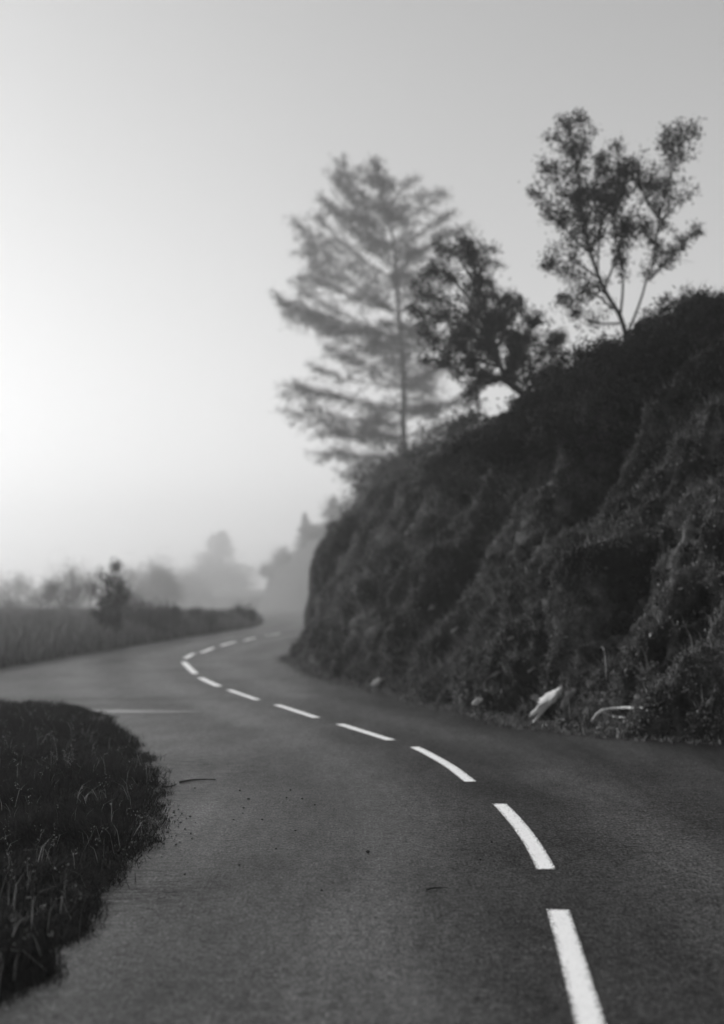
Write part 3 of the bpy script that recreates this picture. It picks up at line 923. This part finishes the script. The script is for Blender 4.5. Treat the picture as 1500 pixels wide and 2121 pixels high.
# shrubs across the bend on the left
GL = 'bushes on the verge across the bend'
for k, (px, gy, d, w, top, n, mat, leaf, lab) in enumerate([
    (225, 0, 47, 1.2, 1165, 6000, 'dark_leaf', .09, 'ragged dark bush at the left edge across the bend'),
    (150, 0, 82, 3.6, 1175, 12000, 'hazed_leaf', .09, 'large grey bush behind the ragged dark one, at its left'),
    (30, 0, 92, 4.4, 1200, 12000, 'hazed_leaf', .09, 'broad grey bush at the far left of the verge'),
    (505, 0, 74, 1.5, 1258, 4000, 'dark_leaf', .1, 'small dark bush at the tip of the verge'),
    (320, 0, 52, 1.2, 1300, 2500, 'dark_leaf', .08, 'tiny low bush in the verge grass across the bend'),
    (312, 0, 230, 9.5, 1172, 14000, 'hazed_leaf', .32, 'pale round bush in fog behind the verge'),
    (375, 0, 400, 18.0, 1200, 12000, 'hazed_leaf', .6, 'very faint low bush in thick fog behind the verge'),
    (455, 0, 500, 24.0, 1175, 14000, 'hazed_leaf', .8, 'faint wide bush in fog beyond the end of the verge'),
    (300, 0, 51, 1.6, 1252, 6000, 'hazed_leaf', .08, 'low grey bush on the verge, first right of the ragged dark one'),
    (352, 0, 54, 1.6, 1260, 6000, 'hazed_leaf', .08, 'low grey bush on the verge in front of the very faint one'),
    (405, 0, 59, 1.6, 1266, 6000, 'hazed_leaf', .08, 'low grey bush on the verge, midway to its tip'),
    (452, 0, 66, 1.5, 1272, 5000, 'hazed_leaf', .08, 'low grey bush on the verge next to the dark one at the tip'),
    (255, 0, 105, 2.6, 1222, 7000, 'hazed_leaf', .1, 'grey bush behind the ragged one at the left edge')]):
    b = at(px, 1300, d); b[2] = float(gz(d)) + .25
    shrub(lab, b, w, at(px, top, d)[2] - b[2], n, leaf, 300 + k, mat=mat, group=GL, clusters=34, flat=.8)

def fir(label, px, d, top, base_z, seed, w):
    """small far conifer: trunk and drooping whorls"""
    r = np.random.default_rng(seed)
    b = at(px, 1240, d); b[2] = base_z
    zt = at(px, top, d)[2]; h = zt - base_z
    root = thing('fir_tree', label, 'tree', b, 'faint firs in the fog')
    tm, cr = MB(), MB()
    tm.tube(np.array([b - [0, 0, .5], b + [0, 0, h * .5], b + [0, 0, h]]), [.02 * h, .012 * h, .002 * h], 7)
    n = 110
    for k in range(n):
        f = .12 + .86 * k / n
        L = w * .5 * (1 - f) ** .8 * r.uniform(.6, 1.15)
        az = r.uniform(0, 6.28)
        s = b + [0, 0, h * f]
        e = s + np.array([math.cos(az) * L, math.sin(az) * L, -.12 * L])
        tm.tube(np.array([s, (s + e) / 2 + [0, 0, .05 * L], e]), [.004 * h, .003 * h, .001 * h], 4, cap=False)
        m = 46
        ww = r.uniform(.1, 1, m)[:, None]
        cr.leaves(s + (e - s) * ww + r.normal(0, .018 * h, (m, 3)), (e - s) + r.normal(0, .5 * L, (m, 3)), .05 * h, .014 * h, r)
    tm.build('trunk', M['bark'], root, smooth=True)
    cr.build('crown', M['needle'], root)

fir('faint fir barely showing through the fog left of the road', 455, 585, 1100, -4, 1, 62)
fir('pale fir on the far hillside just left of the bank nose', 690, 268, 1028, 14, 2, 9)
fir('small pale fir on the far hillside, left of the taller one', 632, 312, 1062, 12, 3, 7)
GH = 'faint bushes on the far hillside'
for k, (px, d, top, bz, w, lab) in enumerate([(665, 288, 1090, 14, 8, 'faint bush between the two firs on the far hillside'),
                                             (715, 262, 1040, 15, 8, 'faint bush right of the taller fir on the far hillside'),
                                             (605, 338, 1132, 10, 9, 'faint bush on the far hillside below the small fir'),
                                             (572, 362, 1170, 6, 9, 'faint bush at the low left end of the far hillside')]):
    b = at(px, 1200, d); b[2] = bz
    shrub(lab, b, w, max(2.5, at(px, top, d)[2] - bz), 4600, .4, 400 + k, mat='hazed_leaf', group=GH, flat=.8)

# ------------------------------------------------------------------ pale stones, fallen wood, twigs and pebbles
def rock(name, label, cat, c, axis, size, mat, seed, group=None, cuts=16, jag=False):
    """an angular stone: a fine sphere flattened by random planes and roughened"""
    import bmesh
    r = np.random.default_rng(seed)
    bm = bmesh.new(); bmesh.ops.create_icosphere(bm, subdivisions=4, radius=1.0)
    V = np.array([v.co[:] for v in bm.verts])
    for _ in range(cuts):
        n = r.normal(0, 1, 3); n /= np.linalg.norm(n)
        h = r.uniform(.55, .85)
        e = np.maximum(0, V @ n - h)
        V = V - e[:, None] * n
    if jag:
        V = np.sign(V) * np.abs(V) ** .85
        V[:, 1] *= .38 + .8 * (V[:, 0] * .5 + .5) + .3 * vnoise(np.stack([V[:, 0] * 2.2 + seed, 0 * V[:, 0], 0 * V[:, 0]], 1), seed)
        V[:, 2] *= .7 + .5 * vnoise(np.stack([V[:, 0] * 1.8, V[:, 1] * 1.3 + 9, 0 * V[:, 0]], 1), seed + 1)
        V[:, 1] += .45 * vnoise(np.stack([V[:, 0] * 1.6 + 31, 0 * V[:, 0], 0 * V[:, 0]], 1), seed + 4)
        V = V + V * (1.1 * (np.abs(fbm(V * np.array([3.4, 1.7, 1.7]) + seed, 4, seed)) - .2))[:, None]
    else:
        V = V + V * (.05 * fbm(V * 3 + seed, 3, seed))[:, None]
    ax = np.asarray(axis, float); ax /= np.linalg.norm(ax)
    b2 = np.cross(ax, [0.2, .1, 1]); b2 /= np.linalg.norm(b2)
    b3 = np.cross(ax, b2)
    V = V[:, :1] * size[0] * ax + V[:, 1:2] * size[1] * b2 + V[:, 2:] * size[2] * b3
    for v, q in zip(bm.verts, V): v.co = q
    me = bpy.data.meshes.new(name); bm.to_mesh(me); bm.free()
    me.materials.append(M[mat])
    o = bpy.data.objects.new(name, me); C.objects.link(o)
    o.location = Vector([float(q) for q in c])
    return tag(o, label, cat, group)

def on_bank_line(p1, p2):
    a, na = bank_at(*p1); b, nb = bank_at(*p2)
    return a + na * .05, b + nb * .05, (na + nb) / 2

def bank_rock(p1, p2, size, lab, mat, seed, out=.03, cuts=16, lean=.5):
    m = ((p1[0] + p2[0]) / 2, (p1[1] + p2[1]) / 2)
    d = bank_at(*m)[0][1] - out
    ax = at(*p2, d) - at(*p1, d)
    ax[1] += abs(ax[2]) * lean
    rock('pale_rock', lab, 'rock', at(*m, d), ax, size, mat, seed, cuts=cuts, jag=True)
bank_rock((1108, 1476), (1180, 1418), (.44, .13, .13), 'largest pale rock, long and tilted, at the bank foot on the right', 'pale', 4, .30, 34)
bank_rock((1104, 1438), (1124, 1454), (.10, .06, .06), 'small pale rock touching the upper left of the largest one', 'stone', 5, .22, 24)
bank_rock((1168, 1462), (1186, 1432), (.20, .07, .06), 'greyish rock against the right side of the largest pale rock', 'stone', 6, .24, 24)
for k, (p1, p2, s, lab) in enumerate([
    ((770, 1418), (792, 1406), (.16, .07, .07), 'pale stone at the bank foot, farthest left of the bright ones'),
    ((980, 1458), (998, 1446), (.10, .055, .05), 'pale stone at the bank foot, left of the largest rock'),
    ((887, 1262), (902, 1254), (.10, .06, .05), 'small pale stone halfway up the slope, near the nose'),
    ((1015, 1402), (1038, 1390), (.14, .04, .04), 'dull pale stone on the slope above the bank foot stones'),
    ((1068, 1262), (1080, 1244), (.14, .05, .03), 'pale sliver of stone high on the middle of the slope'),
    ((1102, 1386), (1128, 1374), (.15, .03, .03), 'thin pale stone on the slope above the largest rock'),
    ((1054, 1324), (1064, 1318), (.06, .04, .04), 'tiny pale stone in the middle of the slope'),
    ((935, 1308), (948, 1300), (.09, .05, .04), 'dull grey stone on the slope below the one near the nose'),
    ((1215, 1420), (1232, 1412), (.10, .04, .04), 'pale stone right of the largest rock, higher on the slope'),
    ((1240, 1458), (1250, 1450), (.06, .04, .03), 'tiny pale stone above the fallen branch'),
    ((848, 1388), (858, 1384), (.07, .04, .04), 'tiny stone above the bank foot between the two bright ones'),
    ((1012, 1462), (1020, 1456), (.05, .035, .03), 'tiny stone just right of a brighter bank foot stone')]):
    bank_rock(p1, p2, s, lab, 'pale' if k in (0, 1) else 'stone', 20 + k, .09 if k in (0, 1) else .05, 20)

def stick(name, label, cat, pts, r0, mat, fork=None, group=None):
    c = np.mean(pts, axis=0)
    mb = MB()
    k = np.array([catmull(pts, 16)])[0]
    k = k + .25 * r0 * fbm(k * 40, 2, 3)[:, None]
    mb.tube(k - c, np.linspace(r0, r0 * .4, 16) * (1 + .25 * fbm(k * 30, 2, 9)), 7)
    for f in fork or []:
        mb.tube(catmull(f, 10) - c, np.linspace(r0 * .6, r0 * .2, 10), 6)
    o = mb.build(name, M[mat], smooth=True)
    o.location = Vector([float(q) for q in c])
    return tag(o, label, cat, group)

bp = [bank_at(*q) for q in ((1222, 1494), (1250, 1478), (1290, 1470), (1340, 1462))]
bp = [p + n * .05 for p, n in bp]
f1 = [bp[1], bank_at(1262, 1484)[0] + bank_at(1262, 1484)[1] * .06, bank_at(1300, 1485)[0] + bank_at(1300, 1485)[1] * .05]
stick('fallen_branch', 'pale forked branch fallen at the bank foot by the right edge', 'branch', bp, .030, 'wood', [f1])
p, n = bank_at(1256, 1402)
stick('bent_stalk', 'thin bent dry stalk standing on the slope near the right edge', 'stalk', [p, p + n * .12 + [0, 0, .12], p + n * .16 + [-.02, 0, .28], p + n * .1 + [-.06, 0, .36]], .006, 'wood')
for pts, rr, lab in (([(372, 1623), (392, 1619), (415, 1617), (447, 1617)], .011, 'long dark twig lying on the road near the grass corner'),
                     ([(340, 1632), (352, 1632), (366, 1627)], .010, 'short dark curved twig touching the grass corner'),
                     ([(884, 1847), (902, 1843), (926, 1843)], .007, 'thin dark twig on the road near the bottom, left of the line')):
    stick('twig', lab, 'twig', [ground(x, y, .012) for x, y in pts], rr, 'twig')
GP = 'dark pebbles scattered on the road'
PEB = [(497, 1638, .9), (515, 1656, 1.2), (602, 1637, 1), (594, 1653, .9), (626, 1655, 1), (652, 1668, .9), (505, 1674, 1), (496, 1793, .9), (383, 1812, .8), (666, 1845, .8), (572, 1759, .8), (404, 1633, .9),
       (995, 1782, .8), (1019, 1745, .8), (484, 1698, .8), (543, 1698, .8), (612, 1721, .8), (503, 1685, .7)]
for k, (x, y, s) in enumerate(PEB):
    rock('pebble', 'tiny dark pebble lying on the grey asphalt', 'pebble', ground(x, y, .004 * s), (1, .3, 0), (.011 * s, .008 * s, .006 * s), 'pebble', 60 + k, GP, 8)
rock('pebble', 'largest dark pebble on the road, alone in the middle near the bottom', 'pebble', ground(762, 1768, .01), (1, .3, 0), (.017, .015, .012), 'pebble', 99, GP, 8)

# ------------------------------------------------------------------ fog
def haze(x0, x1, y0, y1, z0, z1):
    v = [(x, y, z) for x in (x0, x1) for y in (y0, y1) for z in (z0, z1)]
    f = [(0, 1, 3, 2), (4, 6, 7, 5), (0, 4, 5, 1), (2, 3, 7, 6), (0, 2, 6, 4), (1, 5, 7, 3)]
    me = bpy.data.meshes.new('haze'); me.from_pydata(v, [], f); me.update()
    m = bpy.data.materials.new('fog'); m.use_nodes = True
    n = m.node_tree.nodes; n.clear()
    out = n.new('ShaderNodeOutputMaterial'); pv = n.new('ShaderNodeVolumePrincipled')
    pv.inputs['Color'].default_value = (.97, .97, .97, 1)
    pv.inputs['Density'].default_value = FOG_DENSITY
    pv.inputs['Anisotropy'].default_value = FOG_G
    m.node_tree.links.new(pv.outputs[0], out.inputs['Volume'])
    me.materials.append(m)
    o = bpy.data.objects.new('haze', me); C.objects.link(o)
    tag(o, 'pale fog filling the air over the road', 'fog', kind='stuff')
haze(-425, 425, -64, 625, -3.6, 42)
